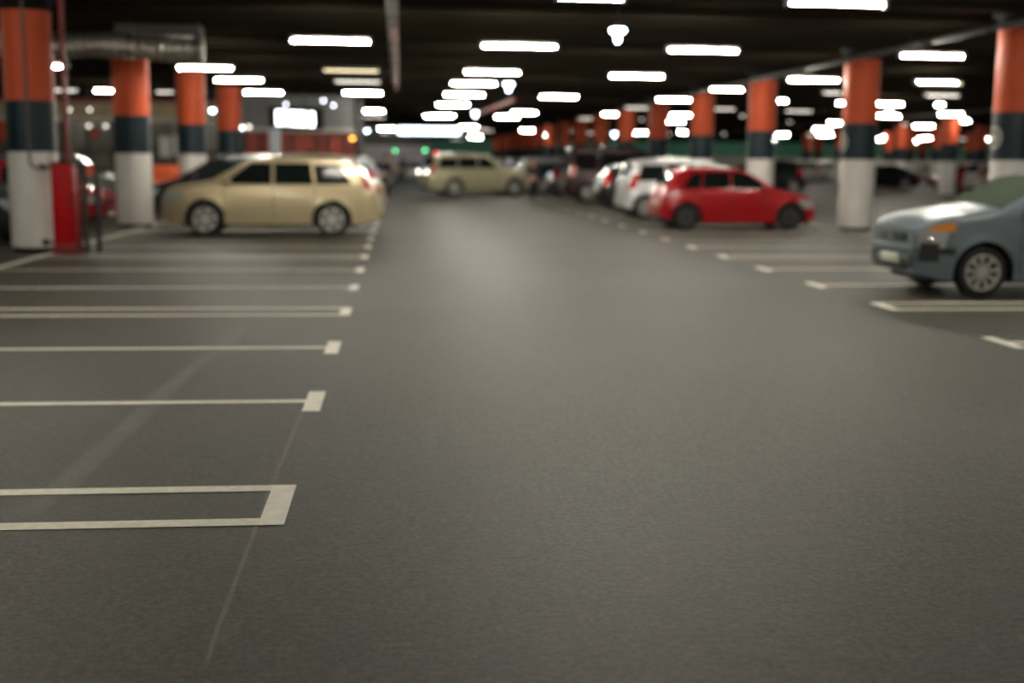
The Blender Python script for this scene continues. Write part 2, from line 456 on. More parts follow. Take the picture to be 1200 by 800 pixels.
# ------------------------------------------------------------------ lights
FZ = 3.55
def fixture(x, y, z, L_, m, label, group=None, lite=False, rz=0):
    t = thing('ceiling_light', label, 'ceiling light', (x, y, z), rz, group)
    r = .015
    bm = bmesh.new(); n = 8
    tube(bm, [(-L_/2+.02, 0, 0), (L_/2-.02, 0, 0)], r, n); link('lamp_tube', bm, m, t)
    bm = bmesh.new(); box(bm, -L_/2-.02, L_/2+.02, -.06, .06, .045, .085)
    box(bm, -L_/2-.03, -L_/2+.02, -.05, .05, -.04, .045); box(bm, L_/2-.02, L_/2+.03, -.05, .05, -.04, .045)
    link('lamp_housing', bm, M['housing'], t, smooth=False)
    if not lite:
        for q in (-.4, .4):
            bm = bmesh.new(); tube(bm, [(q*L_, 0, .08), (q*L_, 0, CZ-z-.125)], .005, 6); link('hanger_rod', bm, M['rod'], t)
    return t
# (u0, u1, v, kind)
LT = [(338, 437, 48.5, 'b', 'first big tube light, hanging over the gold SUV left of the cable tray'),
(375, 448, 83, 'w', 'dim yellowish tube light just left of the cable tray end'),
(388, 450, 96, 'd', 'dim greyish tube light below the yellowish one near the cable tray'),
(398, 452, 109, 'b', 'bright tube light under the two dim ones left of the cable tray end'),
(421, 455, 130, 'b', 'short bright tube light above the orange lamp'),
(560, 657, 54.5, 'b', 'large tube light over the lane, between cable tray and bluish lamp'),
(540, 614, 85, 'b', 'topmost of the stack of five tube lights receding over the lane'),
(524, 587, 98, 'b', 'second of the stack of tube lights receding over the lane'),
(516, 572, 111, 'b', 'third of the stack of tube lights receding over the lane'),
(507, 555, 123, 'b', 'fourth of the stack of tube lights receding over the lane'),
(507, 538, 136, 'b', 'lowest and smallest of the stack of tube lights receding over the lane'),
(650, 735, -1.5, 'b', 'tube light cut by the top edge above the bluish lamp'),
(777, 870, 59.5, 'b', 'large tube light over the right bays, right of the bluish lamp'),
(709, 783, 89.5, 'b', 'tube light directly above the dark van'),
(628, 682, 113.5, 'b', 'tube light over the lane right of the small bluish lamp'),
(594, 634, 132, 'b', 'small tube light overlapping another, right of the pale blue bulb'),
(575, 613, 137, 'b', 'lower small tube light overlapping another, right of the pale blue bulb'),
(672, 700, 139, 'd', 'small dim tube light left of a brighter short one over the dark van'),
(700, 729, 134, 'b', 'short bright tube light over the dark van roof'),
(727, 765, 126.5, 'd', 'dim tube light between two bright short ones over the dark van'),
(764, 815, 117, 'b', 'bright tube light in front of the fourth right-row pillar'),
(780, 815, 135, 'b', 'short bright tube light below another at the fourth right-row pillar'),
(827, 876, 105, 'b', 'tube light just left of the third right-row pillar'),
(831, 867, 128, 'd', 'dim tube light below the one left of the third right-row pillar'),
(917, 1043, 5, 'b', 'largest tube light, cut close to the top edge over the right bays'),
(917, 989, 94, 'b', 'tube light between the two tall right-hand pillars'),
(958, 992, 109, 'd', 'dim short tube light touching the tall right-hand pillar'),
(906, 928, 118.5, 'b', 'very short bright light beside the third right-row pillar'),
(914, 958, 130.5, 'd', 'dim tube light between the tall right-hand pillars, lower down'),
(964, 992, 144, 'b', 'short bright light low against the tall right-hand pillar'),
(977, 993, 121, 'b', 'tiny bright light beside the tall right-hand pillar edge'),
(1048, 1136, 66, 'b', 'large tube light right of the tall right-hand pillar'),
(1067, 1134, 98, 'w', 'dim yellowish tube light above the blue car'),
(1078, 1130, 112, 'd', 'fading white tube light below the yellowish one above the blue car'),
(1094, 1108, 123, 'b', 'tiny bright light above a longer one over the blue car'),
(1093, 1135, 134, 'b', 'bright tube light over the distant pillar above the blue car'),
(1120, 1142, 142, 'b', 'short light under the bright tube over the distant pillar'),
(1036, 1047, 133, 'b', 'small round light right of the tall right-hand pillar'),
(1050, 1070, 146, 'd', 'small dim light right of the tall right-hand pillar'),
(205, 276, 80, 'b', 'tube light in front of the third left-row pillar top'),
(248, 312, 94, 'b', 'tube light in front of the fourth left-row pillar top'),
(282, 336, 108.5, 'b', 'tube light above the lit shop sign, to its left'),
(56, 84, 78, 'b', 'tube light crossed by the dark red riser pipe'),
(58, 96, 106, 'd', 'lower dim tube light crossed by the dark red riser pipe'),
(178, 209, 108, 'd', 'dim tube light between the second and third left-row pillars'),
]
FAR = 'small distant white light deep in the car park ceiling'
for u0, u1, v, k, lb in LT:
    p = at((u0+u1)/2, v, FZ)
    wpx = u1-u0; bl = 1400*.047*(1/5-1/p.y)
    Ln = min(1.35, max(.3, (wpx-bl)/F*p.y))
    fixture(p.x, p.y, FZ, Ln, {'b': TUBE, 'w': TUBE_W, 'd': TUBE_D}[k], lb, lite=False)
for u, v, wd, k in [(618, 153, .9, 'b'), (649, 155, .2, 'd'), (669, 153.5, .3, 'd'), (690, 156, .8, 'd'), (745, 156, .5, 'd'), (800, 155, .6, 'b'), (752, 140, .2, 'd'),
                    (917, 158, .9, 'b'), (950, 158, .5, 'd'), (1084, 162, .9, 'b'), (1128, 163, .6, 'd'), (1035, 161, .3, 'b'), (870, 136, .2, 'd'),
                    (452, 156, .8, 'd'), (495, 163, .9, 'd'), (535, 163, .9, 'd'), (552, 158, 1.0, 'd'), (560, 152, 1.2, 'd'), (572, 153, .7, 'd'), (439, 137, 1.0, 'd'), (1158, 163, .12, 'b'),
                    (925, 143, .2, 'd'), (782, 157, .6, 'd'), (848, 157, .3, 'd'), (1000, 160, .2, 'd')]:
    y = min(125, at(u, min(v, 160), FZ).y)
    p = atY(u, v, y); z = min(3.9, max(2.9, p.z))
    fixture(p.x, y, z, wd, TUBE if k == 'b' else TUBE_D, FAR, 'distant ceiling lights', lite=True)
# unseen fixtures added to brighten the near floor, left pillar and blue car
for x, y in ((-4.2, 2.6), (-4.2, 7.2), (8.4, 5.0), (2.0, 9.8), (8.4, 10.6), (-4.2, 13.4), (8.9, 14.2), (-8.5, 16.0)):
    if 1:
        fixture(x, y, FZ, 1.25, TUBE, 'added unseen tube light brightening the near part of the lane', 'added near ceiling lights')
# distant bays left and right, some lights added to brighten the far walls
for x, y in ((-12, 24), (-10, 44), (15, 24), (15, 33), (19, 46), (24, 38), (24, 58), (36, 62), (45, 80), (30, 84), (60, 70), (16, 70), (5, 88), (20, 100), (60, 100), (-16, 42), (2, 66), (-1, 96), (8, 128), (24, 128), (40, 128), (56, 128), (72, 128), (36, 100), (48, 118), (80, 100), (14, 118), (30, 118), (40, 94), (56, 92), (33, 74), (48, 70)):
    fixture(x, y, FZ+.3, 1.25, TUBE, FAR, 'distant ceiling lights', lite=True)

# bluish hanging lamps
def bluelamp(u, v, y, s, label):
    p = atY(u, v, y); t = thing('hanging_lamp', label, 'lamp', p)
    bm = bmesh.new(); lathe(bm, [(0, .06), (.11, .06), (.125, .03), (.11, 0), (.05, -.03), (0, -.03)], 20); link('lamp_dish', bm, M['bluew'], t)
    bm = bmesh.new(); lathe(bm, [(0, -.16), (.03, -.15), (.05, -.11), (.045, -.05), (.035, -.02), (0, -.02)], 16); link('lamp_bulb', bm, M['bluew'], t)
    bm = bmesh.new(); tube(bm, [(0, 0, .055), (0, 0, CZ-p.z-.01)], .012, 8); link('hanger_rod', bm, M['rod'], t)
bluelamp(724, 38, 18.3, 1, 'bluish-white lamp hanging near the top edge, between the tube lights')
bluelamp(596, 100, 31, .8, 'small bluish-white lamp right of the receding stack of tube lights')
bluelamp(557, 133, 50, .8, 'smallest bluish-white lamp low over the lane')
bluelamp(720, 157, 60, .8, 'bluish-white lamp low between the distant right-row pillars')
def smallspot(u, v, y, m, label, r=.06, cat='lamp'):
    p = atY(u, v, y); t = thing('spot_lamp', label, cat, p)
    bm = bmesh.new(); lathe(bm, [(0, -r), (r*.6, -r*.8), (r, 0), (r*.8, r*.5), (0, r*.6)], 16); link('lamp_bulb', bm, m, t)
    bm = bmesh.new(); lathe(bm, [(0, r*.3), (r*1.1, r*.3), (r*1.1, r*1.4), (0, r*1.5)], 16)
    tube(bm, [(0, 0, r), (0, 0, max(.1, CZ-.14-p.z))], .012, 6); link('lamp_housing', bm, M['darkgrey'], t)
smallspot(335, 122, 49, M['spot'], 'leftmost white spot above the lit shop sign')
smallspot(357.5, 120, 49, M['housing'], 'unlit grey spot above the lit shop sign')
smallspot(379, 117.5, 49, M['spot'], 'upper white spot right above the lit shop sign')
smallspot(391, 123, 49, M['spot'], 'lower white spot at the upper right of the shop sign')
smallspot(413, 161.5, 47, M['amberlight'], 'orange warning lamp on the grey post right of the shop', .09)
smallspot(430, 153, 60, M['bluew'], 'bluish-white lamp right of the orange warning lamp', .09)
smallspot(463, 176, 75, M['greenlight'], 'left of two green signal lamps at the lane end', .09)
smallspot(498, 175.5, 75, M['greenlight'], 'right green signal lamp beside the red one at the lane end', .10)
smallspot(511, 179, 75, M['redlight'], 'red signal lamp above the beige SUV rear', .11)
smallspot(282, 149, 44, M['spot'], 'lower left white spot between fourth left pillar and shop sign', .10)
smallspot(291.5, 148, 46.4, TUBE_D, 'right of two white spots beside the fourth left pillar', .09)
for u, v, q in ((81, 128, 'upper left'), (105, 128, 'upper right'), (104, 147, 'lower left'), (124, 147, 'lower right')):
    smallspot(u, v, 48, TUBE_D, q+' of four small white spots between the first two left pillars', .07)
smallspot(249, 129, 48, M['bluew'], 'pale blue lamp between third and fourth left pillars', .10)

# ---------------------------------------------------- shop front, far left
YF = 53.0
sf = thing('shop_facade', 'grey shop front with red windows and pale column behind the gold SUV', 'shop front', (0, YF, 0))
def X_(u, v=160): return atY(u, v, YF).x
def Z_(v, u): return atY(u, v, YF).z
xl, xr = X_(284), X_(424)
bm = bx(xl, xr, 0, .4, Z_(152, 350), CZ-.125); link('upper_wall', bm, M['greywall'], sf, smooth=False)
bm = bx(xl, xr, .05, .35, 0, .5); link('plinth', bm, M['palewall'], sf, smooth=False)
bm = bx(xl, xr, .30, .35, .5, Z_(152, 350)); link('display_wall', bm, M['shopred'], sf, smooth=False)['label'] = 'red shop window area'
for u in (286, 305, 342, 372, 385, 404):
    x = X_(u); bm = bx(x-.04, x+.04, .05, .29, .5, Z_(152, 350)); link('mullion', bm, M['steel'], sf, smooth=False)
bm = bx(X_(316), X_(329), -.25, .04, 0, Z_(150, 322), bev=.03); link('pale_column', bm, mat('milky_column', (.7, .74, .8), .4), sf)
bm = bx(X_(417), X_(425), -.2, .5, 0, CZ-.125, bev=.02); link('end_post', bm, M['steel'], sf)
bm = bx(X_(318), X_(328), .34, .4, .5, 2.4); link('shop_door', bm, M['navy'], sf, smooth=False)
bm = bx(X_(358), X_(366), .1, .3, .5, 1.9, bev=.05); link('display_stand', bm, M['navy'], sf)
bm = bx(xl, xr, -.12, .0, Z_(155, 350), Z_(150, 350)); link('lintel', bm, M['palewall'], sf, smooth=False)
sg = thing('shop_sign', 'glowing white lettered shop sign on a dark backing', 'sign', (0, YF-.15, 0))
zb, zt = Z_(146.5, 347), Z_(130, 347)
bm = bx(X_(317), X_(379), -.06, .14, zb-.2, zt+.15, bev=.02); link('sign_backing', bm, M['black'], sg)
uu = 325; wl = (370-325)/4.0
for k in range(4):
    a_, b_ = X_(uu+k*wl), X_(uu+(k+1)*wl-1.2); zo = -.02*k
    bm = bmesh.new(); s = .11
    box(bm, a_, b_, -.13, -.06, zt-s+zo, zt+zo, bev=.01); box(bm, a_, b_, -.13, -.06, zb+zo, zb+s+zo, bev=.01)
    box(bm, a_, b_, -.13, -.06, (zt+zb)/2-s/2+zo, (zt+zb)/2+s/2+zo, bev=.01)
    if k % 2 == 0: box(bm, a_, a_+s, -.13, -.06, zb+zo, zt+zo, bev=.01)
    box(bm, b_-s, b_, -.13, -.06, zb+zo, zt+zo, bev=.01)
    link('sign_letter', bm, M['sign'], sg, smooth=False)
sf2 = thing('shop_facade', 'glazed shop front with tan fascia behind the left pillars', 'shop front', (0, YF, 0))
xa, xb = X_(-120), X_(283.5)
bm = bx(xa, xb, 0, .3, Z_(120, 100), Z_(115, 100)+.0); link('red_band', bm, M['redpipe'], sf2, smooth=False)
bm = bx(xa, xb, 0, .3, Z_(137, 100), Z_(120, 100)); link('tan_fascia', bm, M['tan'], sf2, smooth=False)
bm = bx(xa, xb, -.1, .3, Z_(142, 100), Z_(137, 100)); link('sill_band', bm, M['palewall'], sf2, smooth=False)
bm = bx(xa, xb, 0, .3, Z_(115, 100), CZ-.125); link('black_top', bm, M['black'], sf2, smooth=False)
bm = bx(xa, xb, .1, .3, 0, Z_(142, 100)); link('glazing', bm, mat('dim_shop_glass', (.13, .12, .095), .25, noise=.45, nscale=1.1), sf2, smooth=False)
x = xa
while x < xb-.1:
    bm = bx(x, x+.09, -.02, .09, 0, Z_(142, 100)); x += 1.1; link('mullion', bm, M['steel'], sf2, smooth=False)
bm = bx(xa, xb, -.021, .091, 1.75, 1.85); link('transom', bm, M['steel'], sf2, smooth=False)
for u0, u1, v0, v1, m_ in ((187, 200, 160, 184, 'white'), (203, 209, 158, 182, 'bluew_'), (107, 117, 150, 162, 'shopred'), (0, 8, 138, 165, 'orange'), (255, 268, 135, 150, 'tan'), (262, 270, 150, 185, 'redbrown')):
    mm = M['white'] if m_ in ('white', 'bluew_') else M[m_]
    bm = bx(X_(u0), X_(u1), -.08, -.03, Z_(v1, u0), Z_(v0, u0)); link('poster', bm, mm, sf2, smooth=False)
# orange barrier board
p = atY(195, 207, 34.5)
ob = thing('orange_board', 'bright orange board standing between the second and third left pillars', 'board', (p.x, 34.5, 0))
bm = bx(-.37, .37, -.02, .02, .70, 1.36, bev=.01); link('panel', bm, mat('signal_orange', (.85, .13, .03), .5), ob)
for s in (-.3, .3):
    bm = bmesh.new(); tube(bm, [(s, .035, 0), (s, .035, 1.3)], .02, 8); link('leg', bm, M['trim'], ob)
p = atY(104, 197, 31.5)
ob = thing('orange_board', 'small orange board glimpsed behind the guard frame', 'board', (p.x, 31.5, 0))
bm = bx(-.11, .11, -.02, .02, 1.1, 1.4, bev=.01); link('panel', bm, mat('signal_orange_small', (.8, .13, .05), .5), ob)
bm = bmesh.new(); tube(bm, [(0, .035, 0), (0, .035, 1.2)], .02, 8); link('leg', bm, M['trim'], ob)
# big bright sign at the lane end
a = atY(466, 158, 92); b = atY(539, 148.5, 92)
ls = thing('light_box', 'long blue-white light box glowing high at the lane end', 'light box', ((a.x+b.x)/2, 92, 0))
w2 = (b.x-a.x)/2
bm = bx(-w2-.05, w2+.05, 0, .25, a.z-.02, b.z+.02); link('light_box_case', bm, M['steel'], ls, smooth=False)
bm = bmesh.new()
box(bm, -w2+.03, w2-.03, -.03, -.002, a.z+.08, b.z-.08)
link('light_panel', bm, emis('light_box_glow', (.75, .9, 1), 7), ls, smooth=False)
for s in (-w2+.3, w2-.3):
    bm = bmesh.new(); tube(bm, [(s, .12, b.z), (s, .12, CZ-.13)], .02, 6); link('hanger_rod', bm, M['rod'], ls)
# gate wall at the lane end
wg = wall('wall_end', -12, 2.6, 101, 101.4, [(0, 1.2, M['palewall']), (1.2, 2.6, mat('mauve_grey', (.50, .46, .52), .6)), (2.6, CZ, M['darkgrey'])], 'grey wall across the far end of the lane')

# -------------------------------------------------------------------- cars
def lerp_tab(tab, x):
    if x <= tab[0][0]: return tab[0][1]
    for (a, b), (c, d) in zip(tab, tab[1:]):
        if x <= c: return b+(d-b)*(x-a)/(c-a+1e-9)
    return tab[-1][1]
class Spec: pass
TYPES = {
 # L, W, belt, clearance, wheels x, tyre r, top profile, windshield x-range, rear glass x-range, side windows
 'suv': dict(L=4.45, W=1.80, belt=1.06, cl=.24, wx=(.90, 3.47), tr=.345, tum=.26,
   top=[(0, .74), (.05, .90), (.18, 1.0), (.6, 1.07), (.90, 1.13), (1.0, 1.16), (1.78, 1.60), (2.1, 1.665), (2.8, 1.69), (3.4, 1.68), (3.82, 1.63), (3.98, 1.53), (4.24, 1.16), (4.36, 1.0), (4.42, .72), (4.45, .55)],
   ws=(1.04, 1.72), rg=(4.0, 4.2), win=[(1.27, 1.84, 2.25, 2.25, 0), (2.31, 2.31, 3.10, 3.04, 0), (3.16, 3.10, 3.90, 3.62, 1)], wz=(1.07, 1.55), rails=True, clad=.0),
 'hatch': dict(L=3.98, W=1.70, belt=.93, cl=.19, wx=(.80, 3.28), tr=.305, tum=.30,
   top=[(0, .62), (.05, .70), (.15, .77), (.5, .87), (.95, .95), (1.05, .99), (1.82, 1.39), (2.1, 1.45), (2.6, 1.475), (3.2, 1.45), (3.55, 1.39), (3.66, 1.31), (3.86, .99), (3.92, .9), (3.96, .62), (3.98, .48)],
   ws=(1.10, 1.76), rg=(3.64, 3.84), win=[(1.25, 1.80, 2.20, 2.20, 0), (2.26, 2.26, 2.98, 2.90, 0), (3.03, 2.95, 3.48, 3.22, 1)], wz=(.94, 1.36), rails=False, clad=0),
 'fusion': dict(L=4.02, W=1.72, belt=1.0, cl=.21, wx=(.79, 3.27), tr=.312, tum=.27,
   top=[(0, .80), (.05, .86), (.18, .92), (.5, .985), (.86, 1.03), (.96, 1.06), (1.72, 1.45), (2.0, 1.51), (2.6, 1.54), (3.4, 1.52), (3.72, 1.46), (3.80, 1.38), (3.94, 1.05), (3.98, .9), (4.0, .62), (4.02, .5)],
   ws=(1.0, 1.68), rg=(3.78, 3.93), win=[(1.22, 1.72, 2.18, 2.18, 0), (2.24, 2.24, 3.02, 2.96, 0), (3.07, 3.01, 3.66, 3.50, 1)], wz=(1.0, 1.43), rails=False, clad=0),
 'mpv': dict(L=4.3, W=1.80, belt=1.0, cl=.20, wx=(.85, 3.72), tr=.32, tum=.22,
   top=[(0, .68), (.05, .78), (.15, .86), (.55, .97), (.85, 1.05), (1.0, 1.11), (1.75, 1.54), (2.1, 1.62), (3.0, 1.65), (3.7, 1.62), (4.0, 1.55), (4.08, 1.46), (4.22, 1.08), (4.26, .95), (4.29, .65), (4.3, .5)],
   ws=(1.06, 1.70), rg=(4.06, 4.21), win=[(1.25, 1.75, 2.25, 2.25, 0), (2.31, 2.31, 3.18, 3.12, 0), (3.24, 3.18, 3.98, 3.84, 1)], wz=(1.02, 1.52), rails=False, clad=0),
 'van': dict(L=4.7, W=1.86, belt=1.15, cl=.22, wx=(.95, 3.85), tr=.34, tum=.14,
   top=[(0, .78), (.05, .92), (.15, 1.02), (.6, 1.15), (.9, 1.24), (1.65, 1.92), (2.0, 2.03), (3.5, 2.09), (4.44, 2.06), (4.56, 1.94), (4.66, 1.2), (4.68, 1.0), (4.69, .7), (4.7, .55)],
   ws=(.96, 1.60), rg=(4.54, 4.65), win=[(1.18, 1.68, 2.2, 2.2, 0), (2.27, 2.27, 3.4, 3.4, 0), (3.47, 3.47, 4.45, 4.38, 1)], wz=(1.2, 1.88), rails=False, clad=0),
 'bigsuv': dict(L=4.78, W=1.93, belt=1.14, cl=.26, wx=(.85, 3.60), tr=.37, tum=.20,
   top=[(0, .84), (.04, .98), (.14, 1.06), (.6, 1.12), (1.25, 1.17), (1.35, 1.20), (1.98, 1.68), (2.3, 1.78), (3.0, 1.82), (3.9, 1.80), (4.28, 1.74), (4.40, 1.64), (4.66, 1.18), (4.72, 1.05), (4.76, .75), (4.78, .6)],
   ws=(1.40, 1.93), rg=(4.40, 4.63), win=[(1.62, 2.08, 2.50, 2.50, 0), (2.56, 2.56, 3.42, 3.36, 0), (3.48, 3.42, 4.34, 4.16, 1)], wz=(1.17, 1.66), rails=False, clad=0),
 'sedan': dict(L=4.5, W=1.76, belt=.93, cl=.18, wx=(.88, 3.52), tr=.315, tum=.34,
   top=[(0, .60), (.05, .70), (.15, .77), (.6, .87), (1.25, .94), (1.35, .97), (2.1, 1.37), (2.4, 1.42), (2.8, 1.44), (3.2, 1.40), (3.45, 1.33), (3.95, 1.03), (4.05, 1.01), (4.38, 1.0), (4.45, .92), (4.48, .7), (4.5, .5)],
   ws=(1.42, 2.04), rg=(3.44, 3.90), win=[(1.58, 2.10, 2.52, 2.52, 0), (2.58, 2.58, 3.25, 3.18, 0), (3.30, 3.24, 3.66, 3.44, 1)], wz=(.94, 1.33), rails=False, clad=0),
}
_h = TYPES['hatch']; _q = 3.70/3.98
TYPES['smallhatch'] = dict(_h, L=3.70, wx=(.64, 3.12), top=[(a*_q, b*.985) for a, b in _h['top']], ws=tuple(a*_q for a in _h['ws']), rg=tuple(a*_q for a in _h['rg']),
   win=[tuple(a*_q for a in w_[:4])+(w_[4],) for w_ in _h['win']])
_h = TYPES['suv']; _h['top'] = [(a, b*.965) for a, b in _h['top']]; _h['wz'] = (1.04, 1.49); _h['belt'] = 1.03
def make_car(kind, name, paint, label, loc, rz, group=None, detail=2, glass=None, wheelspokes=7, clad=None, rims=None, lit_rear=False, wsglass=None, cat='car', amber=False, caps=False):
    T = TYPES[kind]; Lc, W, belt, cl = T['L'], T['W'], T['belt'], T['cl']; R = T['tr']; wx = T['wx']; tum = T['tum']
    glass = glass or M['glass']; wsglass = wsglass or glass; rims = rims or M['alloy']
    def zt(x):
        s = 0.
        for k, wt in ((-.05, .25), (0, .5), (.05, .25)): s += wt*lerp_tab(T['top'], min(Lc, max(0, x+k)))
        return s
    AR = R+.065
    def zb(x, arch=True):
        z = cl
        if x < .35: z = cl + .07*(1-x/.35)
        if x > Lc-.4: z = cl+.12*(x-Lc+.4)/.4
        if arch:
            for q in wx:
                if abs(x-q) < AR: z = max(z, R+math.sqrt(AR*AR-(x-q)**2))
        return z
    def plan(x):
        p = 1.0
        if x < .60: p -= .24*(1-x/.60)**2.4
        if x > Lc-.45: p -= .15*((x-Lc+.45)/.45)**2.3
        return p
    def hw(x, z):
        b = W/2*plan(x)
        if z < belt*.62: q = (belt*.62-z)/(belt*.62); b *= 1-.075*q*q
        else: q = min(1, (z-belt*.62)/(belt*.38)); b *= 1-.03*q*q
        if z > belt: b -= (z-belt)*tum
        # wheel-arch flare
        for w_ in wx:
            d = math.hypot(x-w_, z-R)
            if AR-.02 < d < AR+.12 and z < belt-.1: b += .018*(1-(d-AR)/.12)
        return b
    xs = set([0, .012, .03, .05, .08, .12, .16, .2, Lc, Lc-.012, Lc-.03, Lc-.06])
    n = 74 if detail > 1 else 40
    for i in range(1, n): xs.add(round(i*Lc/n, 4))
    for q in wx:
        for k in range(-10, 11): xs.add(round(q+AR*math.sin(k/10*PI/2), 4))
        xs.add(round(q-AR-.002, 4)); xs.add(round(q+AR+.002, 4))
    xs = sorted(xs); xs = [x for i, x in enumerate(xs) if i == 0 or x-xs[i-1] > .0015]
    root = thing(name, label, cat, loc, rz, group)
    bm = bmesh.new(); rings = []; r0 = .075; crown = .035
    NS, NA, NT = 12, 4, 4
    for x in xs:
        a, t = zb(x), zt(x); t = max(t, a+.2); half = []
        half.append((0, a)); half.append((hw(x, a)-.14, a))
        zs = [a+(t-r0-a)*k/NS for k in range(NS+1)]
        # snap a row onto the belt line
        if belt < t-r0-.05:
            k = min(range(1, NS), key=lambda k: abs(zs[k]-belt)); zs[k] = belt
        for z in zs: half.append((hw(x, z), z))
        yo = hw(x, t-r0)
        for k in range(1, NA+1):
            an = k/NA*PI/2; half.append((yo-r0*(1-math.cos(an)), t-r0+r0*math.sin(an)))
        yi = yo-r0
        for k in range(1, NT+1):
            q = 1-k/NT; half.append((yi*q, t+crown*(1-q*q)))
        ring = [bm.verts.new((x, -y_, z_)) for y_, z_ in half] + [bm.verts.new((x, y_, z_)) for y_, z_ in half[-2:0:-1]]
        rings.append(ring)
    m_ = len(rings[0])
    for i in range(len(rings)-1):
        for k in range(m_):
            f = bm.faces.new((rings[i][k], rings[i][(k+1) % m_], rings[i+1][(k+1) % m_], rings[i+1][k]))
            if k in (0, 1, m_-1, m_-2): f.material_index = 1
            elif clad and max(v.co.z for v in f.verts) < clad: f.material_index = 2
    for ring, fl in ((rings[0], 1), (rings[-1], 0)):
        f = bm.faces.new(ring if fl else ring[::-1])
    bmesh.ops.recalc_face_normals(bm, faces=bm.faces)
    link('body', bm, [paint, M['trim'], M['darkgrey']], root, ang=35)
    # underbody between the wheels
    bm = bx(wx[0]-.55, wx[1]+.55, -W/2+.27, W/2-.27, cl-.05, .62, bev=.03); link('underbody', bm, M['trim'], root)
    # patches that follow the body surface
    def side_patch(nm, s, x0b, x0t, x1b, x1t, z0, z1, mt, nx=8, nz=5, off=.006, th=True, curve=0.0, clamp=True, parent=None):
        bm = bmesh.new(); g = []
        for j in range(nz+1):
            tz = j/nz; row = []
            for i in range(nx+1):
                tx = i/nx; z = z0+(z1-z0)*tz
                x = (x0b+(x0t-x0b)*tz)*(1-tx)+(x1b+(x1t-x1b)*tz)*tx
                if clamp: z = min(z, zt(x)-r0*.75)
                row.append(bm.verts.new((x, s*(hw(x, z)+off), z)))
            g.append(row)
        for j in range(nz):
            for i in range(nx):
                try: bm.faces.new((g[j][i], g[j][i+1], g[j+1][i+1], g[j+1][i]))
                except ValueError: pass
        ext = bmesh.ops.extrude_face_region(bm, geom=bm.faces[:])
        for v in [e for e in ext['geom'] if isinstance(e, bmesh.types.BMVert)]: v.co.y -= s*(off+.006)
        bmesh.ops.recalc_face_normals(bm, faces=bm.faces)
        return link(nm, bm, mt, parent or root)
    def top_patch(nm, xa, xb, inset, mt, nx=8, ny=8, off=.008, ylim=None, parent=None, y0=None):
        bm = bmesh.new(); g = []
        for i in range(nx+1):
            x = xa+(xb-xa)*i/nx; t = zt(x); dz = (zt(x+.02)-zt(x-.02))/.04
            nrm = Vector((-dz, 0, 1)).normalized(); yi = hw(x, t-r0)-r0-inset
            if ylim: yi = min(yi, ylim)
            row = []
            for j in range(ny+1):
                y_ = (-1+2*j/ny)*yi
                if y0 is not None: y_ = y0[0]+(y0[1]-y0[0])*j/ny
                q = y_/(hw(x, t-r0)-r0)
                row.append(bm.verts.new(Vector((x, y_, t+crown*(1-q*q)))+nrm*off))
            g.append(row)
        for i in range(nx):
            for j in range(ny): bm.faces.new((g[i][j], g[i+1][j], g[i+1][j+1], g[i][j+1]))
        ext = bmesh.ops.extrude_face_region(bm, geom=bm.faces[:])
        for v in [e for e in ext['geom'] if isinstance(e, bmesh.types.BMVert)]: v.co.z -= off+.004
        bmesh.ops.recalc_face_normals(bm, faces=bm.faces)
        return link(nm, bm, mt, parent or root)
    top_patch('windshield', T['ws'][0], T['ws'][1], -.01, wsglass)
    top_patch('rear_window', T['rg'][0], T['rg'][1], .03, glass)
    for s in (-1, 1):
        for (a0, a1, b0, b1, sm) in T['win']:
            z1 = T['wz'][1]-(.04 if sm else 0)
            side_patch('side_window', s, a0, a1, b0, b1, T['wz'][0]+.02, z1, glass, nx=12, nz=8, off=.011)
    # lamps
    f0 = T['top'][1][1]
    for s in (-1, 1):
        hl = side_patch('headlamp', s, .02, .03, .30 if amber else .34, .36 if amber else .52, f0-(.26 if amber else .17), f0+.02, M['lamp'], nx=10, off=.006)
        if amber: side_patch('indicator', s, .14, .14, .40, .42, f0-.06, f0+.04, M['amber'], nx=6, nz=3, off=.011)['label'] = 'orange indicator lamp'
        if amber:
            side_patch('fog_lamp_housing', s, .04, .05, .24, .24, .44, .66, M['trim'], nx=5, nz=4, off=.012)
            bm = bmesh.new(); bmesh.ops.create_uvsphere(bm, u_segments=14, v_segments=10, radius=1)
            for v in bm.verts: v.co = Vector((.15+v.co.x*.055, s*(hw(.15, .69)+v.co.y*.02), .69+v.co.z*.055))
            link('lamp_reflector', bm, M['chrome'], hl)
        ztl = (1.02, 1.42) if kind in ('suv',) else (belt-.14, belt+.26) if kind in ('mpv', 'hatch', 'fusion', 'van', 'bigsuv') else (.72, .92)
        side_patch('tail_lamp', s, Lc-.30, Lc-.42, Lc-.03, Lc-.22, ztl[0]-.05, ztl[1]-.02, M['redlamp'], nx=8, nz=6, off=.012)
    yf = W/2*(1-.24)
    # front fascia pieces on the flat nose
    zn = T['top'][0][1]
    def nose(nm, y_a, y_b, z_a, z_b, mt, th=.02, x=0.0, bev=.008):
        return link(nm, bx(x-th, x+.03, y_a, y_b, z_a, z_b, bev=bev), mt, root)
    g_ = nose('grille', -yf*.62, yf*.62, zn-.14, zn-.03, M['trim'])
    if detail > 1:
        bm = bmesh.new()
        for k in range(4): box(bm, -.028, -.018, -yf*.6, yf*.6, zn-.13+k*.028, zn-.122+k*.028)
        link('grille_bar', bm, M['darkgrey'], g_, smooth=False)
        bm = bmesh.new(); lathe(bm, [(0, -.030), (.05, -.028), (.055, -.02), (0, -.018)], 20, 'x')
        for v in bm.verts: v.co.y *= 1.6; v.co.z = v.co.z*.8+zn-.085
        link('badge', bm, M['chrome'], g_)
    nose('bumper_intake', -yf*.75, yf*.75, cl+.10, cl+.24, M['trim'])
